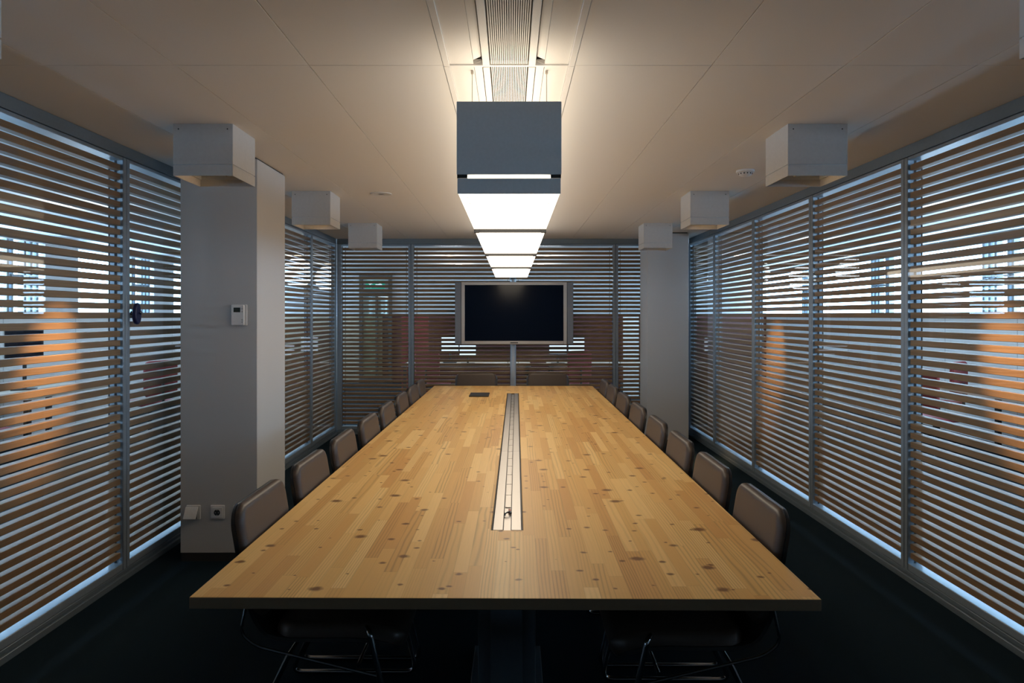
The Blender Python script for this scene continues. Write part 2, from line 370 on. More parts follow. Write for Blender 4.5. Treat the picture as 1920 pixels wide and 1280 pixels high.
def bay(wall, a, b, ea, eb, label):
    """one glazed bay: frame, pane and gaskets (structure) and the slat blind inside it (a thing)"""
    global win_n
    win_n += 1
    w = empty('window_%d' % win_n, kind='structure')
    m = MB(); ga = 0.0015
    m.box(*place(wall, a+ga, a+ea, 0, FD, 0.062, 2.526)); m.box(*place(wall, b-eb, b-ga, 0, FD, 0.062, 2.526))
    m.box(*place(wall, a+ea, b-eb, 0.002, FD, 2.506, 2.526)); m.box(*place(wall, a+ea, b-eb, 0.002, FD, 0.062, 0.104))
    m.build('window_frame', M['frame'], w, bevel=0.003, seg=1)
    m = MB()
    for u, s in ((a+ea, 1), (b-eb, -1)):
        m.box(*place(wall, u, u+s*0.003, 0.040, 0.052, 0.105, 2.505))
    m.build('gasket', M['gasket'], w)
    MB().box(*place(wall, a+ea+0.001, b-eb-0.001, 0.004, 0.008, 0.105, 2.505)).build('pane', M['pane'], w)
    m = MB(); u0, u1 = a+ea+0.006, b-eb-0.006
    du = (u1-u0)/2; c = (u0+u1)/2
    for k in range(-26, 17):
        z = 1.5825+PITCH*k
        m.box(-du, du, 0.0, SLAT_D, z-SLAT_H/2, z+SLAT_H/2)
    if label: bl = empty('slat_blind', label=label, cat='blind', group='wooden slat blinds in the glazed partitions')
    else: bl = empty('window_%d_blind' % win_n, kind='structure')
    if wall == 'left': bl.location = (XL-0.013, c, 0); bl.rotation_euler = (0, 0, math.pi/2)
    elif wall == 'right': bl.location = (XR+0.013, c, 0); bl.rotation_euler = (0, 0, -math.pi/2)
    else: bl.location = (c, YF+0.013, 0)
    m.build('slats', M['slat'], bl, bevel=0.0025, seg=2)
    for s in (-1, 1): MB().box(s*(du-0.028)-0.003, s*(du-0.028)+0.003, SLAT_D+0.001, SLAT_D+0.007, 0.11, 2.49).build('ladder_rail', M['gasket'], bl)
H = 0.036
side_bays = [-2.29, -1.01, 0.27, 1.55, 2.83, 4.11, 5.39, 6.67, 7.95, YF]
ordw = ['sixth', 'fifth', 'fourth', 'third', 'second', 'first']
for wall in ('left', 'right'):
    for i in range(-3, 6):
        if i < 0: lab = None
        elif wall == 'left':
            lab = ['wooden slat blind two bays before the blue oval fitting, beside the solid wall', 'wide wooden slat blind in the bay just before the blue oval fitting',
                   'wooden slat blind right behind the dark blue oval fitting', 'wooden slat blind mostly hidden behind the thermostat pillar',
                   'narrow wooden slat blind showing just past the thermostat pillar', 'wooden slat blind past the thermostat pillar, against the corner post'][i]
        else:
            lab = 'wooden slat blind in the %s bay from the corner pillar, on the smoke detector side' % ordw[i]
        bay(wall, side_bays[i+3], side_bays[i+4], H, 0.07 if i == 5 else H, lab)
far_bays = [XL, -1.322, 0.035, 1.40, XR]
far_lab = ['wooden slat blind on the television wall in front of the green exit sign', 'wide wooden slat blind behind the television, on the exit sign half of that wall',
           'wide wooden slat blind behind the television, on the half near the plain white pillar', 'narrow wooden slat blind on the television wall partly hidden by the white pillar']
for i in range(4): bay('far', far_bays[i], far_bays[i+1], 0.066 if i == 0 else H, 0.066 if i == 3 else H, far_lab[i])

# ------------------------------------------------------------------ pillars
def pillar(x0, x1, y0, y1):
    p = empty('pillar', kind='structure')
    MB().box(x0, x1, y0, y1, 0.055, ZC-0.012).build('pillar_shaft', M['plaster'], p, bevel=0.003)
    MB().box(x0+0.004, x1-0.004, y0+0.004, y1-0.004, 0.0, 0.055).build('baseboard', M['base'], p)
    MB().box(x0+0.012, x1-0.012, y0+0.012, y1-0.012, ZC-0.012, ZC).build('shadow_gap', M['gasket'], p)
pillar(-2.122, -1.629, 4.39, 4.935)
pillar(1.685, 2.190, 8.385, 8.86)

# ------------------------------------------------------------------ meeting table
TH = math.radians(-0.5)
tbl = empty('meeting_table', (0.008, 5.09, 0), TH, 'long pine block-board meeting table running to the television', 'table')
W2, L2, TZ, TT = 0.943, 3.055, 0.740, 0.0355
HX, HY0, HY1 = 0.0625, -2.41, 2.29
m = MB(); gx = [-W2, -HX, HX, W2]; gy = [-L2, HY0, HY1, L2]
for zz, flip in ((TZ, False), (TZ-TT, True)):
    for i in range(3):
        for j in range(3):
            if i == 1 and j == 1: continue
            q = [(gx[i], gy[j], zz), (gx[i+1], gy[j], zz), (gx[i+1], gy[j+1], zz), (gx[i], gy[j+1], zz)]
            m.add(q[::-1] if flip else q, [(0,1,2,3)])
def wallq(p, q): m.add([(*p, TZ-TT), (*q, TZ-TT), (*q, TZ), (*p, TZ)], [(0,1,2,3)])
for xs_, ys_, inner in ((gx, gy, 0),):
    for i in range(3):
        wallq((gx[i], -L2), (gx[i+1], -L2)); wallq((gx[i+1], L2), (gx[i], L2))
        wallq((W2, gy[i]), (W2, gy[i+1])); wallq((-W2, gy[i+1]), (-W2, gy[i]))
wallq((HX, HY0), (-HX, HY0)); wallq((-HX, HY1), (HX, HY1)); wallq((-HX, HY0), (-HX, HY1)); wallq((HX, HY1), (HX, HY0))
def weld(o, d=1e-5):
    bm = bmesh.new(); bm.from_mesh(o.data); bmesh.ops.remove_doubles(bm, verts=bm.verts[:], dist=d)
    bmesh.ops.recalc_face_normals(bm, faces=bm.faces[:]); bm.to_mesh(o.data); bm.free()
top = m.build('tabletop', M['pine'], tbl); weld(top)
top.data.materials.append(M['edge_shade'])
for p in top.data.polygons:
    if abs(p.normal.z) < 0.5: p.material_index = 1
bv = top.modifiers.new('edge', 'BEVEL'); bv.width = 0.0025; bv.segments = 2; bv.limit_method = 'ANGLE'
# cable tray let into the top
tray = empty('cable_tray', (0, 0, 0)); tray.parent = tbl
m = MB(); m.box(-HX+0.001, HX-0.001, HY0+0.001, HY1-0.001, TZ-0.075, TZ-0.070)
for s in (-1, 1): m.box(s*(HX-0.001), s*(HX-0.003), HY0+0.001, HY1-0.001, TZ-0.070, TZ-0.004)
m.build('tray_trough', M['black'], tray)
cuts = [HY0+0.003, -0.85, 0.75, HY1-0.02]
for s in (-1, 1):
    for i in range(3):
        MB().box(s*0.0165, s*0.0555, cuts[i]+0.0015, cuts[i+1]-0.0015, TZ-0.004, TZ-0.0005).build('tray_lid', M['steel'], tray, bevel=0.0008, seg=1)
m = MB(); y = HY0+0.02
MB().box(-0.014, 0.014, HY0+0.003, HY1-0.02, TZ-0.012, TZ-0.009).build('channel_floor', M['steel'], tray)
y = HY0+0.34
while y < HY1-0.3:
    m.box(-0.0125, 0.0125, y, y+0.201, TZ-0.009, TZ-0.0055); m.box(-0.012, 0.012, y+0.2015, y+0.2045, TZ-0.009, TZ-0.004)
    y += 0.205
m.build('channel_cover', M['steel'], tray, bevel=0.0008, seg=1)
m = MB(); m.tube(rounded([(-0.013, HY0+0.21, TZ-0.006), (-0.012, HY0+0.215, TZ+0.004), (0.010, HY0+0.235, TZ+0.006), (0.011, HY0+0.24, TZ-0.006)], 0.006), 0.004, 8)
m.build('tray_latch', M['chrome'], tray, smooth=True)
MB().box(0.002, 0.013, HY0+0.25, HY0+0.29, TZ-0.008, TZ+0.002).build('red_tab', M['redbit'], tray, bevel=0.001)
for yc in (-2.05, 2.05):
    MB().box(-0.125, 0.118, yc-0.16, yc+0.16, 0.012, TZ-TT-0.04).build('pedestal', M['pedestal'], tbl, bevel=0.004)
    MB().box(-0.072, 0.062, yc-0.185, yc-0.1605, 0.012, TZ-TT-0.04).build('pedestal_cover', M['pedestal'], tbl, bevel=0.003)
    MB().box(-0.16, 0.15, yc-0.21, yc+0.21, 0.0, 0.012).build('foot_plate', M['pedestal'], tbl, bevel=0.003)
m = MB(); m.box(-0.10, 0.10, -2.5, 2.5, TZ-TT-0.04, TZ-TT-0.001)
for yy in (-2.4, 0, 2.4): m.box(-0.7, 0.7, yy-0.04, yy+0.04, TZ-TT-0.04, TZ-TT-0.001)
m.build('under_beam', M['dark'], tbl)
# black pad lying on it
pad = MB().prism(rrect(0.205, 0.30, 0.012), 0.012).build('black_pad', M['black'], bevel=0.003)
pad.location = (-0.325, 7.19, TZ+0.0005); pad.rotation_euler = (0, 0, TH)
tag(pad, 'flat black rectangular pad lying on the pine table near the television', 'pad')

# ------------------------------------------------------------------ meeting chairs
def sheet(prof, hw, r, base, thick, er, bend=0.0, ns=30, nt_=18, taper=None):
    """padded or plain sheet along a side profile (x,z), rounded corners, thickness rolled off at the edge"""
    P = [Vector((p[0], 0, p[1])) for p in prof]
    L = [0]
    for i in range(len(P)-1): L.append(L[-1]+(P[i+1]-P[i]).length)
    T = L[-1]
    def at(s):
        for i in range(len(P)-1):
            if s <= L[i+1] or i == len(P)-2:
                t = (s-L[i])/(L[i+1]-L[i]); p = P[i].lerp(P[i+1], t)
                d0 = (P[i+1]-P[max(i-1, 0)]).normalized(); d1 = (P[min(i+2, len(P)-1)]-P[i]).normalized()
                d = d0.lerp(d1, t).normalized(); return p, Vector((-d.z, 0, d.x)) if False else Vector((d.z, 0, -d.x))
    mm = MB(); F = []; B = []
    def dist(k, n): return 0.5-0.5*math.cos(math.pi*k/n)
    for i in range(ns+1):
        s = T*dist(i, ns); e = min(s, T-s); p, nrm = at(s)
        w = hw-(r-math.sqrt(max(r*r-(r-e)**2, 0))) if e < r else hw
        if taper: w *= taper(s/T)
        for j in range(nt_+1):
            t = 2*dist(j, nt_)-1; y = w*t; d = min(e, w-abs(y))
            f = math.sqrt(max(1-(1-min(d/er, 1))**2, 0)) if er > 0 else 1
            q = p+nrm*(bend*(y/hw)**2)+Vector((0, y, 0))
            F.append(q+nrm*(base+thick*f)); B.append(q+nrm*base)
    n1 = nt_+1; vs = F+B; o = len(F); fs = []
    for i in range(ns):
        for j in range(nt_):
            a = i*n1+j; fs.append((a, a+1, a+n1+1, a+n1)); fs.append((o+a, o+a+n1, o+a+n1+1, o+a+1))
    for j in range(nt_):
        fs.append((j, o+j, o+j+1, j+1)); a = ns*n1+j; fs.append((a, a+1, o+a+1, o+a))
    for i in range(ns):
        a = i*n1; fs.append((a, a+n1, o+a+n1, o+a)); a = i*n1+nt_; fs.append((a, o+a, o+a+n1, a+n1))
    return mm.add(vs, fs)
def make_chair():
    root = empty('meeting_chair')
    prof = [(-0.276, 0.878), (-0.262, 0.79), (-0.245, 0.69), (-0.226, 0.59), (-0.205, 0.51), (-0.178, 0.455), (-0.155, 0.422), (-0.12, 0.402), (-0.06, 0.394), (0.05, 0.393), (0.16, 0.395), (0.25, 0.390), (0.31, 0.374), (0.350, 0.345)]
    # sheet normals: profile runs down the back then forward, so the sitter's side is -n below
    o = sheet(prof, 0.258, 0.082, 0.0, -0.011, 0.004, 0.0, ns=44).build('shell', M['shell'], root, smooth=True); weld(o, 2e-5)
    o = sheet(prof[:6], 0.250, 0.075, -0.0125, -0.026, 0.026, 0.0, ns=34, nt_=24).build('backrest', M['leather'], root, smooth=True); weld(o, 2e-5)
    o = sheet(prof[7:], 0.250, 0.070, -0.0125, -0.046, 0.030, 0.0, ns=26, nt_=24).build('seat', M['leather'], root, smooth=True); weld(o, 2e-5)
    for s in (-1, 1):
        y = s*0.268
        mm = MB(); mm.tube(rounded([(-0.05, y, 0.352), (-0.215, y, 0.0115), (0.337, y, 0.0115), (0.243, y, 0.432), (0.225, s*0.235, 0.436)], 0.05, 6), 0.0105, 12)
        mm.tube(rounded([(-0.203, y, 0.545), (-0.228, y, 0.43), (-0.17, y, 0.382), (0.272, y, 0.275)], 0.05, 6), 0.006, 8)
        mm.build('side_frame', M['chrome'], root, smooth=True)
    mm = MB()
    for x in (-0.052, 0.20): mm.tube([(x, -0.262, 0.352 if x < 0 else 0.312), (x, 0.262, 0.352 if x < 0 else 0.312)], 0.0075, 10)
    mm.build('cross_bar', M['chrome'], root, smooth=True)
    return root
proto = make_chair(); first = True
ordn = ['first', 'second', 'third', 'fourth', 'fifth', 'sixth', 'seventh', 'eighth']
def put_chair(x, y, rz, label, group):
    global first
    o = proto if first else copy_tree(proto); first = False
    o.location = (x, y, 0); o.rotation_euler = (0, 0, rz); tag(o, label, 'chair', group)
GC = 'brown leather meeting chairs around the table'
yl = [2.745, 3.40, 4.055, 4.745, 5.42, 6.12, 6.78, 7.35]; yr = [2.68, 3.335, 3.985, 4.64, 5.355, 6.08, 6.77, 7.38]
xl = [-0.752, -0.747, -0.742, -0.737, -0.732, -0.727, -0.722, -0.718]; xr = [0.730, 0.735, 0.741, 0.747, 0.753, 0.759, 0.765, 0.771]
for i in range(8):
    put_chair(xl[i], yl[i], random.uniform(-0.012, 0.012), 'brown leather chair on the thermostat side of the table, %s counting from the television' % ordn[7-i], GC)
for i in range(8):
    put_chair(xr[i], yr[i], math.pi+random.uniform(-0.012, 0.012), 'brown leather chair on the smoke detector side of the table, %s counting from the television' % ordn[7-i], GC)
put_chair(-0.415, 8.065, -math.pi/2, 'brown leather chair at the table end below the television, on the black pad side', GC)
put_chair(0.455, 8.065, -math.pi/2, 'brown leather chair at the table end below the television, away from the black pad', GC)

# ------------------------------------------------------------------ pendant lamp
lamp = empty('pendant_lamp', (0.004, 5.40, 2.037), math.radians(-0.18), 'long grey box pendant lamp with glowing white underside hung above the pine table', 'lamp')
LW, LL = 0.196, 2.85
m = MB()   # housing: walls, floor and inner deck, open on top
m.box(-LW, LW, -LL, -LL+0.004, 0.072, 0.345); m.box(-LW, LW, LL-0.004, LL, 0.072, 0.345)
for s in (-1, 1): m.box(s*LW, s*(LW-0.004), -LL+0.004, LL-0.004, 0.072, 0.345)
m.box(-LW+0.004, LW-0.004, -LL+0.004, LL-0.004, 0.072, 0.078); m.box(-LW+0.004, LW-0.004, -LL+0.004, LL-0.004, 0.305, 0.309)
m.build('housing', M['lampgrey'], lamp, bevel=0.0015, seg=1)
MB().box(-LW+0.012, LW-0.012, -LL+0.02, LL-0.02, 0.336, 0.342).build('uplight', M['uplight'], lamp)
for s in (-1, 1):
    MB().box(-LW+0.003, LW-0.003, s*LL, s*(LL-0.005), 0.0, 0.058).build('end_plate', M['lampgrey'], lamp, bevel=0.001, seg=1)
    for t in (-1, 1): MB().box(t*(LW-0.002), t*(LW-0.040), s*LL, s*(LL-0.02), 0.0585, 0.0715).build('bracket', M['dark'], lamp)
seg = [-LL+0.006, 3.73-5.40-0.08, 5.20-5.40-0.10, 6.63-5.40-0.12, LL-0.006]
for i in range(4):
    MB().box(-LW+0.004, LW-0.004, seg[i]+0.012, seg[i+1]-0.012, 0.006, 0.066).build('diffuser', M['diffuser'], lamp)
for y in seg[1:4]:
    m = MB(); m.box(-LW+0.012, LW-0.012, y-0.007, y+0.007, -0.012, 0.008)
    for s in (-1, 1): m.box(s*(LW-0.004), s*(LW-0.03), y-0.012, y+0.012, -0.014, 0.012)
    m.build('crossbar', M['gasket'], lamp, bevel=0.001, seg=1)
for i in range(4):
    for yy in (seg[i]+0.10, seg[i]+0.24, seg[i+1]-0.1):
        for s in (-1, 1): MB().cyl((s*(LW-0.035), yy, 0.006), (s*(LW-0.035), yy, 0.003), 0.004, n=12).build('screw', M['bezel'], lamp)
for y in (2.845-5.40, 2.55):
    for s in (-1, 1):
        m = MB(); m.cyl((s*0.155, y, 0.31), (s*0.155, y, ZC-2.037), 0.0015, n=8); m.cyl((s*0.155, y, ZC-2.037-0.012), (s*0.155, y, ZC-2.037), 0.006, n=12)
        m.build('suspension_wire', M['wire'], lamp)

# ------------------------------------------------------------------ boxed ceiling spotlights
def make_box():
    r = empty('ceiling_spotlight'); h, d, t = 0.1585, 0.276, 0.004
    m = MB()
    for z0, z1, k in ((0.0615, d, 0.0), (0.0, 0.0575, 0.0)):
        mm = MB()
        for s in (-1, 1):
            mm.box(s*(h-k), s*(h-k-t), -h+k, h-k, z0, z1); mm.box(-h+k+t, h-k-t, s*(h-k), s*(h-k-t), z0, z1)
        if z0 > 0: mm.box(-h+t, h-t, -h+t, h-t, 0.10, 0.104)
        mm.build('housing' if z0 > 0 else 'lower_rim', M['white'], r, bevel=0.001, seg=1)
    mm = MB()
    for s in (-1, 1): mm.box(s*(h-0.0045), s*(h-0.012), -h+0.0045, h-0.0045, 0.04, 0.085); mm.box(-h+0.012, h-0.012, s*(h-0.0045), s*(h-0.012), 0.04, 0.085)
    mm.build('inner_liner', M['lampgrey'], r)
    mm = MB()
    for s in (-1, 1):
        for t2 in (-1, 1): mm.cyl((s*0.130, t2*h, d-0.028), (s*0.130, t2*(h+0.002), d-0.028), 0.0035, n=10)
    mm.build('screw', M['dark'], r)
    return r
bproto = make_box()
SPOT_T = {(-1, 1): (-2.31, 3.45, 1.32), (1, 1): (2.37, 3.20, 1.28), (1, 2): (2.37, 6.18, 1.15), (-1, 2): (-2.31, 6.2, 1.1), (-1, 0): (-2.31, 1.9, 1.2), (1, 0): (2.37, 1.9, 1.2), (1, 3): (2.0, 7.4, 0.0), (-1, 3): None}
by = [1.82, 3.785, 5.75, 7.70]
boxes = [bproto]+[copy_tree(bproto) for _ in range(7)]
for s in (-1, 1):
    for i in range(4):
        o = boxes.pop(0)
        cx = s*1.633; o.location = (cx, by[i], ZC-0.276)
        side = 'thermostat pillar' if s < 0 else 'smoke detector'
        tag(o, 'white box spotlight on the ceiling along the %s side, %s from the television wall' % (side, ['fourth', 'third', 'second', 'first'][i]), 'spotlight', 'white boxed spotlights along the ceiling')
        tgt = SPOT_T[(s, i)]
        lit = tgt is not None
        T = Vector(tgt) if lit else Vector((cx-0.4, by[i], 0))
        p0 = Vector((s*0.0 - s*0.03, 0, 0.045)); dirv = (T-(o.location+p0)).normalized()
        mm = MB(); mm.cyl(p0-dirv*0.045, p0-dirv*0.018, 0.026, 0.030, n=20); mm.cyl(p0-dirv*0.018, p0-dirv*0.008, 0.030, 0.033, n=20, caps=False); mm.tube([p0-dirv*0.045, p0+Vector((0, 0, 0.06))], 0.008, 8)
        mm.build('lamp_head', M['dark'], o, smooth=True)
        if lit:
            mm = MB(); mm.cyl(p0-dirv*0.0175, p0-dirv*0.015, 0.022, n=20); mm.build('bulb', M['bulb'], o)
            ld = bpy.data.lights.new('spot_beam', 'SPOT'); ld.energy = SPOT_W; ld.color = (1.0, 0.60, 0.28)
            ld.spot_size = math.radians(24); ld.spot_blend = 1.0; ld.shadow_soft_size = 0.02
            lo = bpy.data.objects.new('spot_beam', ld); COL.objects.link(lo); lo.parent = o; lo.location = p0+dirv*0.004
            lo.rotation_euler = dirv.to_track_quat('-Z', 'Y').to_euler()

# ------------------------------------------------------------------ ceiling bits
def vent(y0, y1, label):
    v = empty('ceiling_vent', (-0.005, (y0+y1)/2, ZC), 0, label, 'vent'); L = (y1-y0)/2
    m = MB()
    for s in (-1, 1): m.box(s*0.079, s*0.107, -L, L, -0.004, 0.018)
    m.build('vent_frame', M['vent'], v, bevel=0.001, seg=1)
    m = MB(); n = 20
    for k in range(n): x = -0.075+0.150*(k+0.5)/n; m.box(x-0.0021, x+0.0021, -L+0.002, L-0.002, 0.001, 0.016)
    m.build('louver', M['vent'], v)
    MB().box(-0.078, 0.078, -L+0.001, L-0.001, 0.0165, 0.0185).build('backing', M['ventback'], v)
vent(-0.6, 2.768, 'linear cream air grille in the ceiling with open flaps, before the pendant lamp')
vent(2.792, 6.2, 'linear cream air grille in the ceiling running on above the pendant lamp')
sd = empty('smoke_detector', (1.652, 4.80, ZC), 0, 'round white smoke detector on the ceiling near the box spotlights', 'smoke detector')
MB().lathe([(0.062, 0), (0.062, -0.012), (0.058, -0.016), (0.045, -0.018)]).build('detector_base', M['plastic'], sd, smooth=True)
MB().lathe([(0.045, -0.0185), (0.044, -0.030), (0.034, -0.040), (0.016, -0.046), (0.003, -0.047)]).build('detector_head', M['plastic'], sd, smooth=True)
m = MB()
for k in range(12):
    a = 2*math.pi*k/12; m.box(0.043*math.cos(a)-0.004, 0.043*math.cos(a)+0.004, 0.043*math.sin(a)-0.004, 0.043*math.sin(a)+0.004, -0.029, -0.021)
m.build('vent_slot', M['dark'], sd)
sp = empty('ceiling_speaker', (-1.083, 5.72, ZC), 0, 'flat round white ceiling disc between the pendant lamp and the spotlights', 'speaker')
MB().lathe([(0.090, 0), (0.090, -0.004), (0.084, -0.007), (0.078, -0.006)]).build('rim', M['plastic'], sp, smooth=True)
MB().lathe([(0.0775, -0.001), (0.0775, -0.005), (0.02, -0.006)]).build('grille', M['vent'], sp, smooth=True)

# ------------------------------------------------------------------ fittings on the pillar
PY = 4.39
th = empty('thermostat', (-1.741, PY, 1.584), 0, 'small white wall thermostat with a dark display on the white pillar', 'thermostat')
MB().prism(rrect(0.101, 0.134, 0.006), -0.010, 'y', -0.0005).build('back_plate', M['plastic'], th, bevel=0.001, seg=1)
MB().prism([(x-0.004, z) for x, z in rrect(0.080, 0.128, 0.005)], -0.014, 'y', -0.0105).build('cover', M['plastic'], th, bevel=0.002)
MB().box(-0.029, 0.014, -0.026, -0.0247, 0.018, 0.048).build('display', M['lcd'], th)
m = MB()
for z in (0.04, 0.022, -0.03, -0.045): m.prism([(x+0.026, q+z) for x, q in rrect(0.008, 0.010, 0.002)], -0.002, 'y', -0.0247)
m.build('button', M['bezel'], th)
def socket(x, z, label, kind):
    o = empty('wall_socket' if kind != 'cover' else 'hooded_outlet', (x, PY, z), 0, label, 'socket')
    MB().prism(rrect(0.090, 0.090, 0.005), -0.009, 'y', -0.0005).build('face_plate', M['plastic'], o, bevel=0.002)
    if kind == 'round':
        MB().prism(rrect(0.066, 0.066, 0.004), -0.006, 'y', -0.0097).build('insert', M['plastic'], o, bevel=0.001)
        m = MB(); m.cyl((0, -0.0158, 0), (0, -0.0166, 0), 0.020, n=28); m.build('socket_well', M['dark'], o)
        m = MB()
        for s in (-1, 1): m.cyl((s*0.0095, -0.0167, 0), (s*0.0095, -0.0172, 0), 0.003, n=12)
        m.box(-0.004, 0.004, -0.0172, -0.0167, 0.014, 0.020); m.box(-0.004, 0.004, -0.0172, -0.0167, -0.020, -0.014)
        m.build('contact', M['bezel'], o)
    elif kind == 'cover':
        m = MB(); m.prism([(-0.0098, 0.036), (-0.014, 0.036), (-0.050, -0.028), (-0.050, -0.033), (-0.044, -0.033), (-0.0098, 0.026)], 0.080, 'x', -0.048)
        m.build('hood', M['plastic'], o, bevel=0.0015)
        MB().box(-0.040, 0.024, -0.0165, -0.0098, -0.040, 0.012).build('socket_insert', M['dark'], o)
    return o
ZS = EYE-369*4.39/1280
socket(-2.035, ZS, 'white hooded outlet low on the thermostat pillar, beside the slat blind', 'cover')
socket(-1.880, ZS, 'square white wall socket with a round recess low on the thermostat pillar', 'round')
socket(-1.735, ZS, 'white wall socket on the thermostat pillar half hidden behind a chair back', 'round')

# blue fitting on the glazing
bf = empty('oval_fitting', (XL, 4.165, 1.592), 0, 'dark blue oval fitting with metal studs on the glazed wall beside the pillar', 'fitting')
# (sits on the pane: pane face is at XL-0.004)
m = MB()
poly = [(0.042*math.cos(t)*(1.0-0.12*math.sin(t)), 0.066*math.sin(t)) for t in [2*math.pi*k/28 for k in range(28)]]
poly = [(y*0.85, z) for y, z in poly]
m.prism(poly, 0.026, 'x', 0.018); m.build('oval_body', M['blue'], bf, bevel=0.009, seg=3)
m = MB(); m.cyl((-0.0035, 0, 0.004), (0.018, 0, 0.004), 0.012, n=16); m.cyl((0.044, 0, 0.004), (0.056, 0, 0.004), 0.006, n=14); m.cyl((0.056, 0, 0.004), (0.062, 0, 0.004), 0.010, 0.007, n=16)
m.build('stud', M['chrome'], bf, smooth=True)

# ------------------------------------------------------------------ television on a floor-to-ceiling pole
tv = empty('television', (0.048, 8.70, 0), 0, 'wide silver framed flat television switched off on a steel pole', 'television')
TZ0, TZ1 = 1.212, 2.003
m = MB(); m.box(-0.669, 0.669, 0.0, 0.085, TZ0, TZ1); m.build('cabinet', M['dark'], tv, bevel=0.006)
m = MB(); sx, s0, s1 = 0.629, 1.254, 1.966
m.box(-0.671, -sx, -0.014, -0.0005, TZ0, TZ1+0.001); m.box(sx, 0.671, -0.014, -0.0005, TZ0, TZ1+0.001)
m.box(-sx, sx, -0.014, -0.0005, TZ0, s0); m.box(-sx, sx, -0.014, -0.0005, s1, TZ1+0.001)
m.build('bezel', M['bezel'], tv, bevel=0.003)
MB().box(-sx+0.001, sx-0.001, -0.008, -0.001, s0+0.001, s1-0.001).build('screen', M['screen'], tv)
MB().box(-0.05, 0.05, -0.0152, -0.0142, TZ0+0.013, TZ0+0.026).build('badge', M['dark'], tv)
for s in (-1, 1):
    MB().box(s*0.676, s*0.754, -0.010, 0.07, TZ0, TZ1).build('speaker', M['speaker'], tv, bevel=0.004)
m = MB(); m.cyl((-0.012, 0.155, 0.012), (-0.012, 0.155, ZC-0.008), 0.037, n=28); m.build('pole', M['pole'], tv, smooth=True)
m = MB(); m.cyl((-0.012, 0.155, 0), (-0.012, 0.155, 0.012), 0.11, n=36); m.cyl((-0.012, 0.155, ZC-0.008), (-0.012, 0.155, ZC-0.001), 0.07, n=36); m.build('flange', M['pole'], tv, bevel=0.002)
m = MB(); m.cyl((-0.012, 0.155, 2.045), (-0.012, 0.155, 2.065), 0.042, n=28); m.box(-0.08, 0.056, 0.0855, 0.112, 1.45, 1.80); m.build('mount', M['dark'], tv)

# ------------------------------------------------------------------ the office around: facades
def facade(side, pier):
    s = -1 if side == 'left' else 1; x = s*FX; nm = 'wall_'+side+'_facade'
    struct(MB().box(x, x+s*0.25, -2.5, 16.4, 0, 1.565).build(nm, M['sill']))
    struct(MB().box(x, x+s*0.25, -2.5, 16.4, 2.50, ZC-0.002).build('trim_facade_head_'+side, M['plaster']))
    struct(MB().box(x-s*0.05, x+s*0.05, -2.5, 16.4, 1.5665, 1.583).build('trim_facade_sill_'+side, M['plaster']))
    global win_n
    for k in range(-3, 3):
        o = 2.69*k
        win_n += 1
        w = empty('window_%d' % win_n, kind='structure')
        m = MB()
        for y0, y1 in ((8.16, 8.20), (8.24, 8.27), (8.45, 8.49), (8.56, 8.60), (8.67, 8.71)):
            m.box(x+s*0.02, x+s*0.10, y0+o, y1+o, 1.584, 2.498)
        m.box(x+s*0.03, x+s*0.08, 8.20+o, 8.67+o, 2.05, 2.08)
        m.build('mullion', M['alu'], w)
        MB().box(x+s*0.06, x+s*0.066, 6.80+o, 8.155+o, 1.584, 2.498).build('pane', M['pane'], w)
        if pier:
            struct(MB().box(x+s*0.0, x+s*0.12, 8.81+o, 9.48+o, 1.584, 2.498).build('wall_pier', M['plaster']))
facade('left', True); facade('right', False)
YB = 16.0
struct(MB().box(-FX, FX, YB, YB+0.2, 0, 1.57).build('wall_end_low', M['maroon']))
struct(MB().box(-FX, FX, YB+0.002, YB+0.2, 1.572, ZC-0.002).build('wall_end_high', M['white']))
struct(MB().box(-FX-0.2, XL-0.1, -2.6, -2.5, 0, ZC-0.002).build('wall_office_near', M['plaster']))
struct(MB().box(XR+0.1, FX+0.2, -2.6, -2.5, 0, ZC-0.002).build('wall_office_back', M['plaster']))
struct(MB().box(-FX, -3.0, YB-0.03, YB-0.001, 0, 1.57).build('trim_end_beige', M['beige']))

# glazed door with escape sign
dr = empty('door_1', (-3.14, YB-0.06, 0), kind='structure')
m = MB()
for s in (-1, 1): m.box(s*0.38, s*0.30, -0.06, 0.02, 0, 2.52)
m.box(-0.30, 0.30, -0.06, 0.02, 2.46, 2.52); m.box(-0.30, 0.30, -0.06, 0.02, 2.02, 2.14); m.box(-0.30, 0.30, -0.06, 0.02, 0, 0.16)
m.box(0.0, 0.05, -0.06, 0.02, 0.16, 2.02)
m.build('door_frame', M['door_dark'], dr)
MB().box(-0.30, 0.0, -0.03, -0.02, 0.16, 2.02).build('door_pane', M['door_glass'], dr)
MB().box(0.05, 0.30, -0.03, -0.02, 0.16, 2.02).build('side_pane', M['door_glass'], dr)
MB().tube(rounded([(0.02, -0.06, 1.0), (0.02, -0.11, 1.0), (-0.10, -0.11, 1.0)], 0.02), 0.011, 8).build('door_handle', M['pole'], dr, smooth=True)
sg = empty('exit_sign', (-3.14, YB-0.14, 2.29), 0, 'green escape sign with white pictogram above the glazed door beyond the slats', 'sign')
MB().box(-0.22, 0.22, -0.02, 0.0, -0.095, 0.095).build('sign_panel', M['sign_green'], sg)
m = MB()
m.cyl((-0.10, -0.0215, 0.055), (-0.10, -0.0205, 0.055), 0.017, n=16)
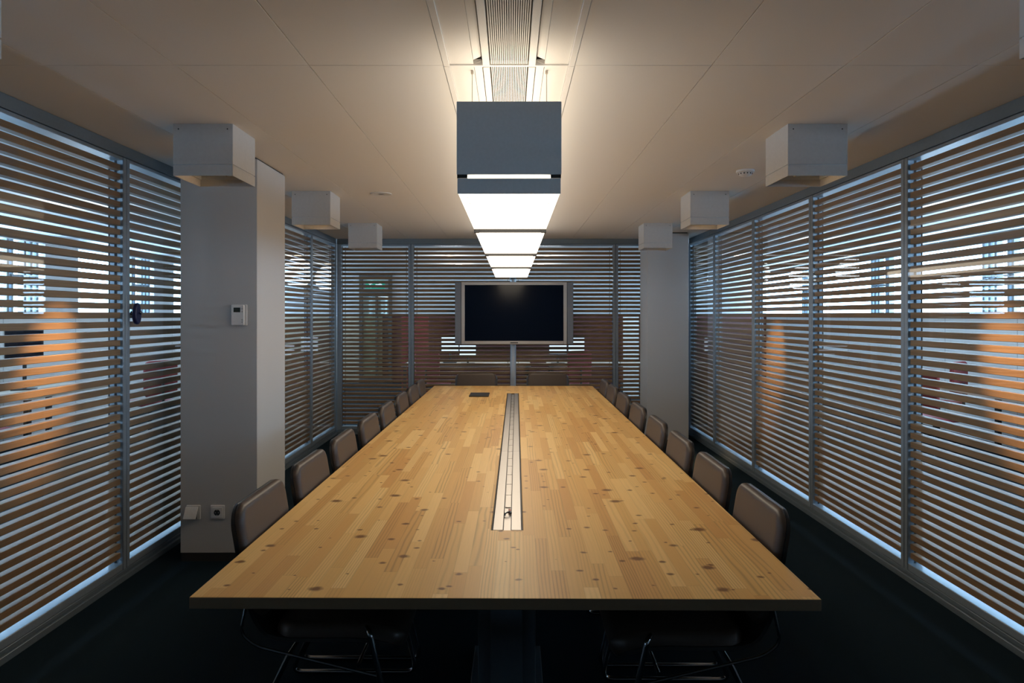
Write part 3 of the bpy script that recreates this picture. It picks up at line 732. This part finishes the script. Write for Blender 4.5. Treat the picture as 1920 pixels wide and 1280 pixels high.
for a, b, w in (((-0.105, 0.034), (-0.12, -0.015), 0.014), ((-0.12, -0.015), (-0.085, -0.045), 0.008), ((-0.085, -0.045), (-0.10, -0.08), 0.008), ((-0.12, -0.015), (-0.155, -0.045), 0.008),
                ((-0.155, -0.045), (-0.185, -0.04), 0.008), ((-0.105, 0.03), (-0.065, 0.01), 0.007), ((-0.108, 0.03), (-0.15, 0.02), 0.007)):
    A = Vector((a[0], 0, a[1])); Bv = Vector((b[0], 0, b[1])); d = (Bv-A).normalized(); p = Vector((-d.z, 0, d.x))*w
    m.prism([((A+p).x, (A+p).z), ((Bv+p).x, (Bv+p).z), ((Bv-p).x, (Bv-p).z), ((A-p).x, (A-p).z)], -0.001, 'y', -0.0205)
m.prism([(0.01, 0.012), (0.09, 0.012), (0.09, 0.05), (0.17, 0.0), (0.09, -0.05), (0.09, -0.012), (0.01, -0.012)], -0.001, 'y', -0.0205)
m.build('pictogram', M['sign_white'], sg)

# ------------------------------------------------------------------ office furniture beyond the slats
def task_chair():
    r = empty('office_chair')
    poly = rrect(0.46, 0.44, 0.07); MB().prism(poly, 0.06, 'z', 0.44).build('seat', M['red'], r, bevel=0.02, seg=3)
    m = MB(); m.prism([(y, z+0.78) for y, z in rrect(0.44, 0.46, 0.08)], 0.05, 'x', -0.26); m.build('backrest', M['red'], r, bevel=0.018, seg=3)
    m = MB(); m.cyl((0, 0, 0.10), (0, 0, 0.44), 0.025, n=16); m.tube(rounded([(-0.05, 0, 0.43), (-0.29, 0, 0.43), (-0.285, 0, 0.75)], 0.06), 0.016, 8); m.build('column', M['dark'], r, smooth=True)
    m = MB()
    for k in range(5):
        a = 2*math.pi*k/5; m.tube([(0, 0, 0.10), (0.28*math.cos(a), 0.28*math.sin(a), 0.065)], 0.017, 8)
        m.cyl((0.28*math.cos(a)-0.02*math.sin(a), 0.28*math.sin(a)+0.02*math.cos(a), 0.03), (0.28*math.cos(a)+0.02*math.sin(a), 0.28*math.sin(a)-0.02*math.cos(a), 0.03), 0.03, n=14)
    m.build('star_base', M['black'], r, smooth=True)
    return r
tc0 = task_chair(); tfirst = True
for x, y, rz, lab in ((-5.0, 6.45, 1.2, 'red office chair at the desk behind the slats before the blue fitting'), (-4.62, 8.75, 2.6, 'red office chair glimpsed behind the slats by the blue fitting'),
                      (5.40, 8.62, 2.2, 'red office chair beyond the orange lit slats, its back towards the windows'), (4.66, 7.45, 0.3, 'red office chair beyond the slats turned sideways at the long desk'),
                      (-1.25, 11.2, 1.2, 'red office chair under the screens beyond the slats, on the exit sign side'), (1.02, 11.25, 2.0, 'red office chair beyond the slats under the brighter pair of screens near the white pillar'),
                      (-4.35, 12.0, 0.4, 'red office chair beyond the corner of the meeting room, seen past the pillar')):
    o = tc0 if tfirst else copy_tree(tc0); tfirst = False
    o.location = (x, y, 0); o.rotation_euler = (0, 0, rz); tag(o, lab, 'chair', 'red office chairs beyond the slats')
def desk(x, y, lx, ly, lab):
    r = empty('office_desk', (x, y, 0), 0, lab, 'desk')
    MB().box(-lx/2, lx/2, -ly/2, ly/2, 0.715, 0.74).build('desk_top', M['desk'], r, bevel=0.002, seg=1)
    for sx_ in (-1, 1):
        for sy in (-1, 1): MB().box(sx_*(lx/2-0.03), sx_*(lx/2-0.08), sy*(ly/2-0.03), sy*(ly/2-0.08), 0, 0.714).build('leg', M['dark'], r)
    return r
desk(-5.35, 7.75, 0.9, 1.6, 'beige desk with a dark monitor by the windows on the thermostat side')
desk(5.45, 7.0, 0.85, 2.4, 'beige desk by the windows beyond the orange lit slats')
desk(-0.75, 12.0, 2.2, 0.9, 'beige desk beyond the television wall on the exit sign side')
desk(1.75, 12.0, 2.2, 0.9, 'beige desk beyond the television wall on the white pillar side')
def monitor(x, y, z, w, h, rz, lit, lab):
    r = empty('monitor', (x, y, 0.741), rz, lab, 'monitor')
    MB().box(-w/2-0.012, w/2+0.012, 0.0, 0.035, z-0.741-h/2-0.012, z-0.741+h/2+0.012).build('casing', M['dark'], r, bevel=0.003)
    MB().box(-w/2, w/2, -0.004, -0.0005, z-0.741-h/2, z-0.741+h/2).build('screen', M['monitor_lit'] if lit else M['screen'], r)
    m = MB(); m.cyl((0, 0.05, 0.012), (0, 0.05, z-0.741), 0.02, n=14); m.prism(rrect(0.24, 0.18, 0.03), 0.012, 'z', 0.0); m.build('stand', M['dark'], r)
monitor(-1.07, 12.1, 1.07, 0.30, 0.24, 0, True, 'bright bluish monitor beyond the slats, higher one on the exit sign side')
monitor(-0.74, 11.85, 1.00, 0.28, 0.22, 0, True, 'bright bluish monitor beyond the slats just below the television frame, lower one')
monitor(0.83, 11.9, 1.03, 0.30, 0.24, 0, True, 'bright bluish monitor beyond the slats below the television speaker on the pillar side')
monitor(1.17, 12.1, 1.05, 0.28, 0.26, 0, True, 'bright bluish monitor beyond the slats beside the television, nearest the white pillar')
monitor(-5.50, 7.72, 1.24, 0.34, 0.32, 0.5, False, 'dark monitor on the desk by the windows beyond the slats')
pn = 0
for x, y, z, w, l, rz, mt, nm, lab in (
        (-5.12, 7.35, 0.741, 0.30, 0.42, 0.3, 'paper', 'paper_sheet', 'pale paper sheet on the window desk before the dark monitor'),
        (-5.05, 7.95, 0.741, 0.24, 0.33, 0.1, 'folder', 'folder', 'dark blue folder on the window desk beyond the slats'),
        (5.25, 7.3, 0.741, 0.30, 0.42, -0.2, 'paper', 'paper_sheet', 'pale paper sheet on the desk beyond the orange lit slats'),
        (-1.55, 11.75, 0.741, 0.42, 0.30, 0.0, 'paper', 'paper_sheet', 'pale paper sheet on the desk beneath the exit sign side monitors'),
        (-0.25, 11.8, 0.741, 0.42, 0.30, 0.05, 'paper', 'paper_sheet', 'pale paper sheet beyond the slats beside the television pole, exit sign side'),
        (0.50, 11.75, 0.741, 0.30, 0.25, 0.1, 'paper', 'paper_sheet', 'pale paper sheet beyond the slats beside the television pole, pillar side'),
        (1.85, 11.75, 0.741, 0.42, 0.30, -0.1, 'paper', 'paper_sheet', 'pale paper sheet on the far desk close to the white pillar')):
    o = MB().prism(rrect(w, l, 0.004, 2), 0.006 if nm == 'paper_sheet' else 0.02).build(nm, M[mt]); o.location = (x, y, z); o.rotation_euler = (0, 0, rz); tag(o, lab, 'paper' if nm == 'paper_sheet' else 'folder')
def screen_wall(x0, x1, y, h, mt, lab):
    r = empty('partition_screen', ((x0+x1)/2, y, 0), 0, lab, 'screen'); w = (x1-x0)/2
    MB().box(-w, w, -0.02, 0.02, 0.02, h).build('panel', M[mt], r, bevel=0.004)
    m = MB()
    for s in (-1, 1): m.box(s*(w-0.05), s*(w-0.10), -0.18, 0.18, 0, 0.0195)
    m.build('foot', M['dark'], r)
screen_wall(-2.05, -1.55, 12.9, 1.55, 'red', 'bright red partition screen beyond the slats beside the exit sign door')
screen_wall(-1.50, 0.0, 13.4, 1.55, 'maroon', 'dark maroon partition screen beyond the television wall, exit sign side')
screen_wall(0.05, 2.15, 13.4, 1.55, 'maroon', 'dark maroon partition screen beyond the television wall, white pillar side')
screen_wall(2.18, 2.48, 13.2, 1.55, 'paper', 'tall pale panel beyond the slats next to the white pillar')
GD = 'round downlights in the office ceiling'
k = 0
for x, y in ((-1.03, 11.56), (-1.02, 13.5), (0.62, 11.56), (0.60, 13.5), (-3.75, 11.56), (-4.05, 13.5), (-4.0, 3.7), (-4.0, 6.3), (-4.0, 8.9), (4.0, 3.7), (4.0, 6.3), (4.0, 9.0), (3.8, 11.56)):  # a few over the side corridors are extras added to brighten the office
    o = empty('downlight', (x, y, ZC), 0, 'small round downlight glowing in the office ceiling beyond the slats', 'downlight', GD)
    MB().lathe([(0.085, -0.001), (0.085, -0.006), (0.07, -0.008)]).build('trim_ring', M['plastic'], o, smooth=True)
    MB().cyl((0, 0, -0.009), (0, 0, -0.012), 0.062, n=24).build('lit_lens', M['downlight'], o)
    ld = bpy.data.lights.new('downlight_beam', 'POINT'); ld.energy = OFFICE_W; ld.color = (0.92, 0.96, 1.0); ld.shadow_soft_size = 0.25
    lo = bpy.data.objects.new('downlight_beam', ld); COL.objects.link(lo); lo.parent = o; lo.location = (0, 0, -0.30)
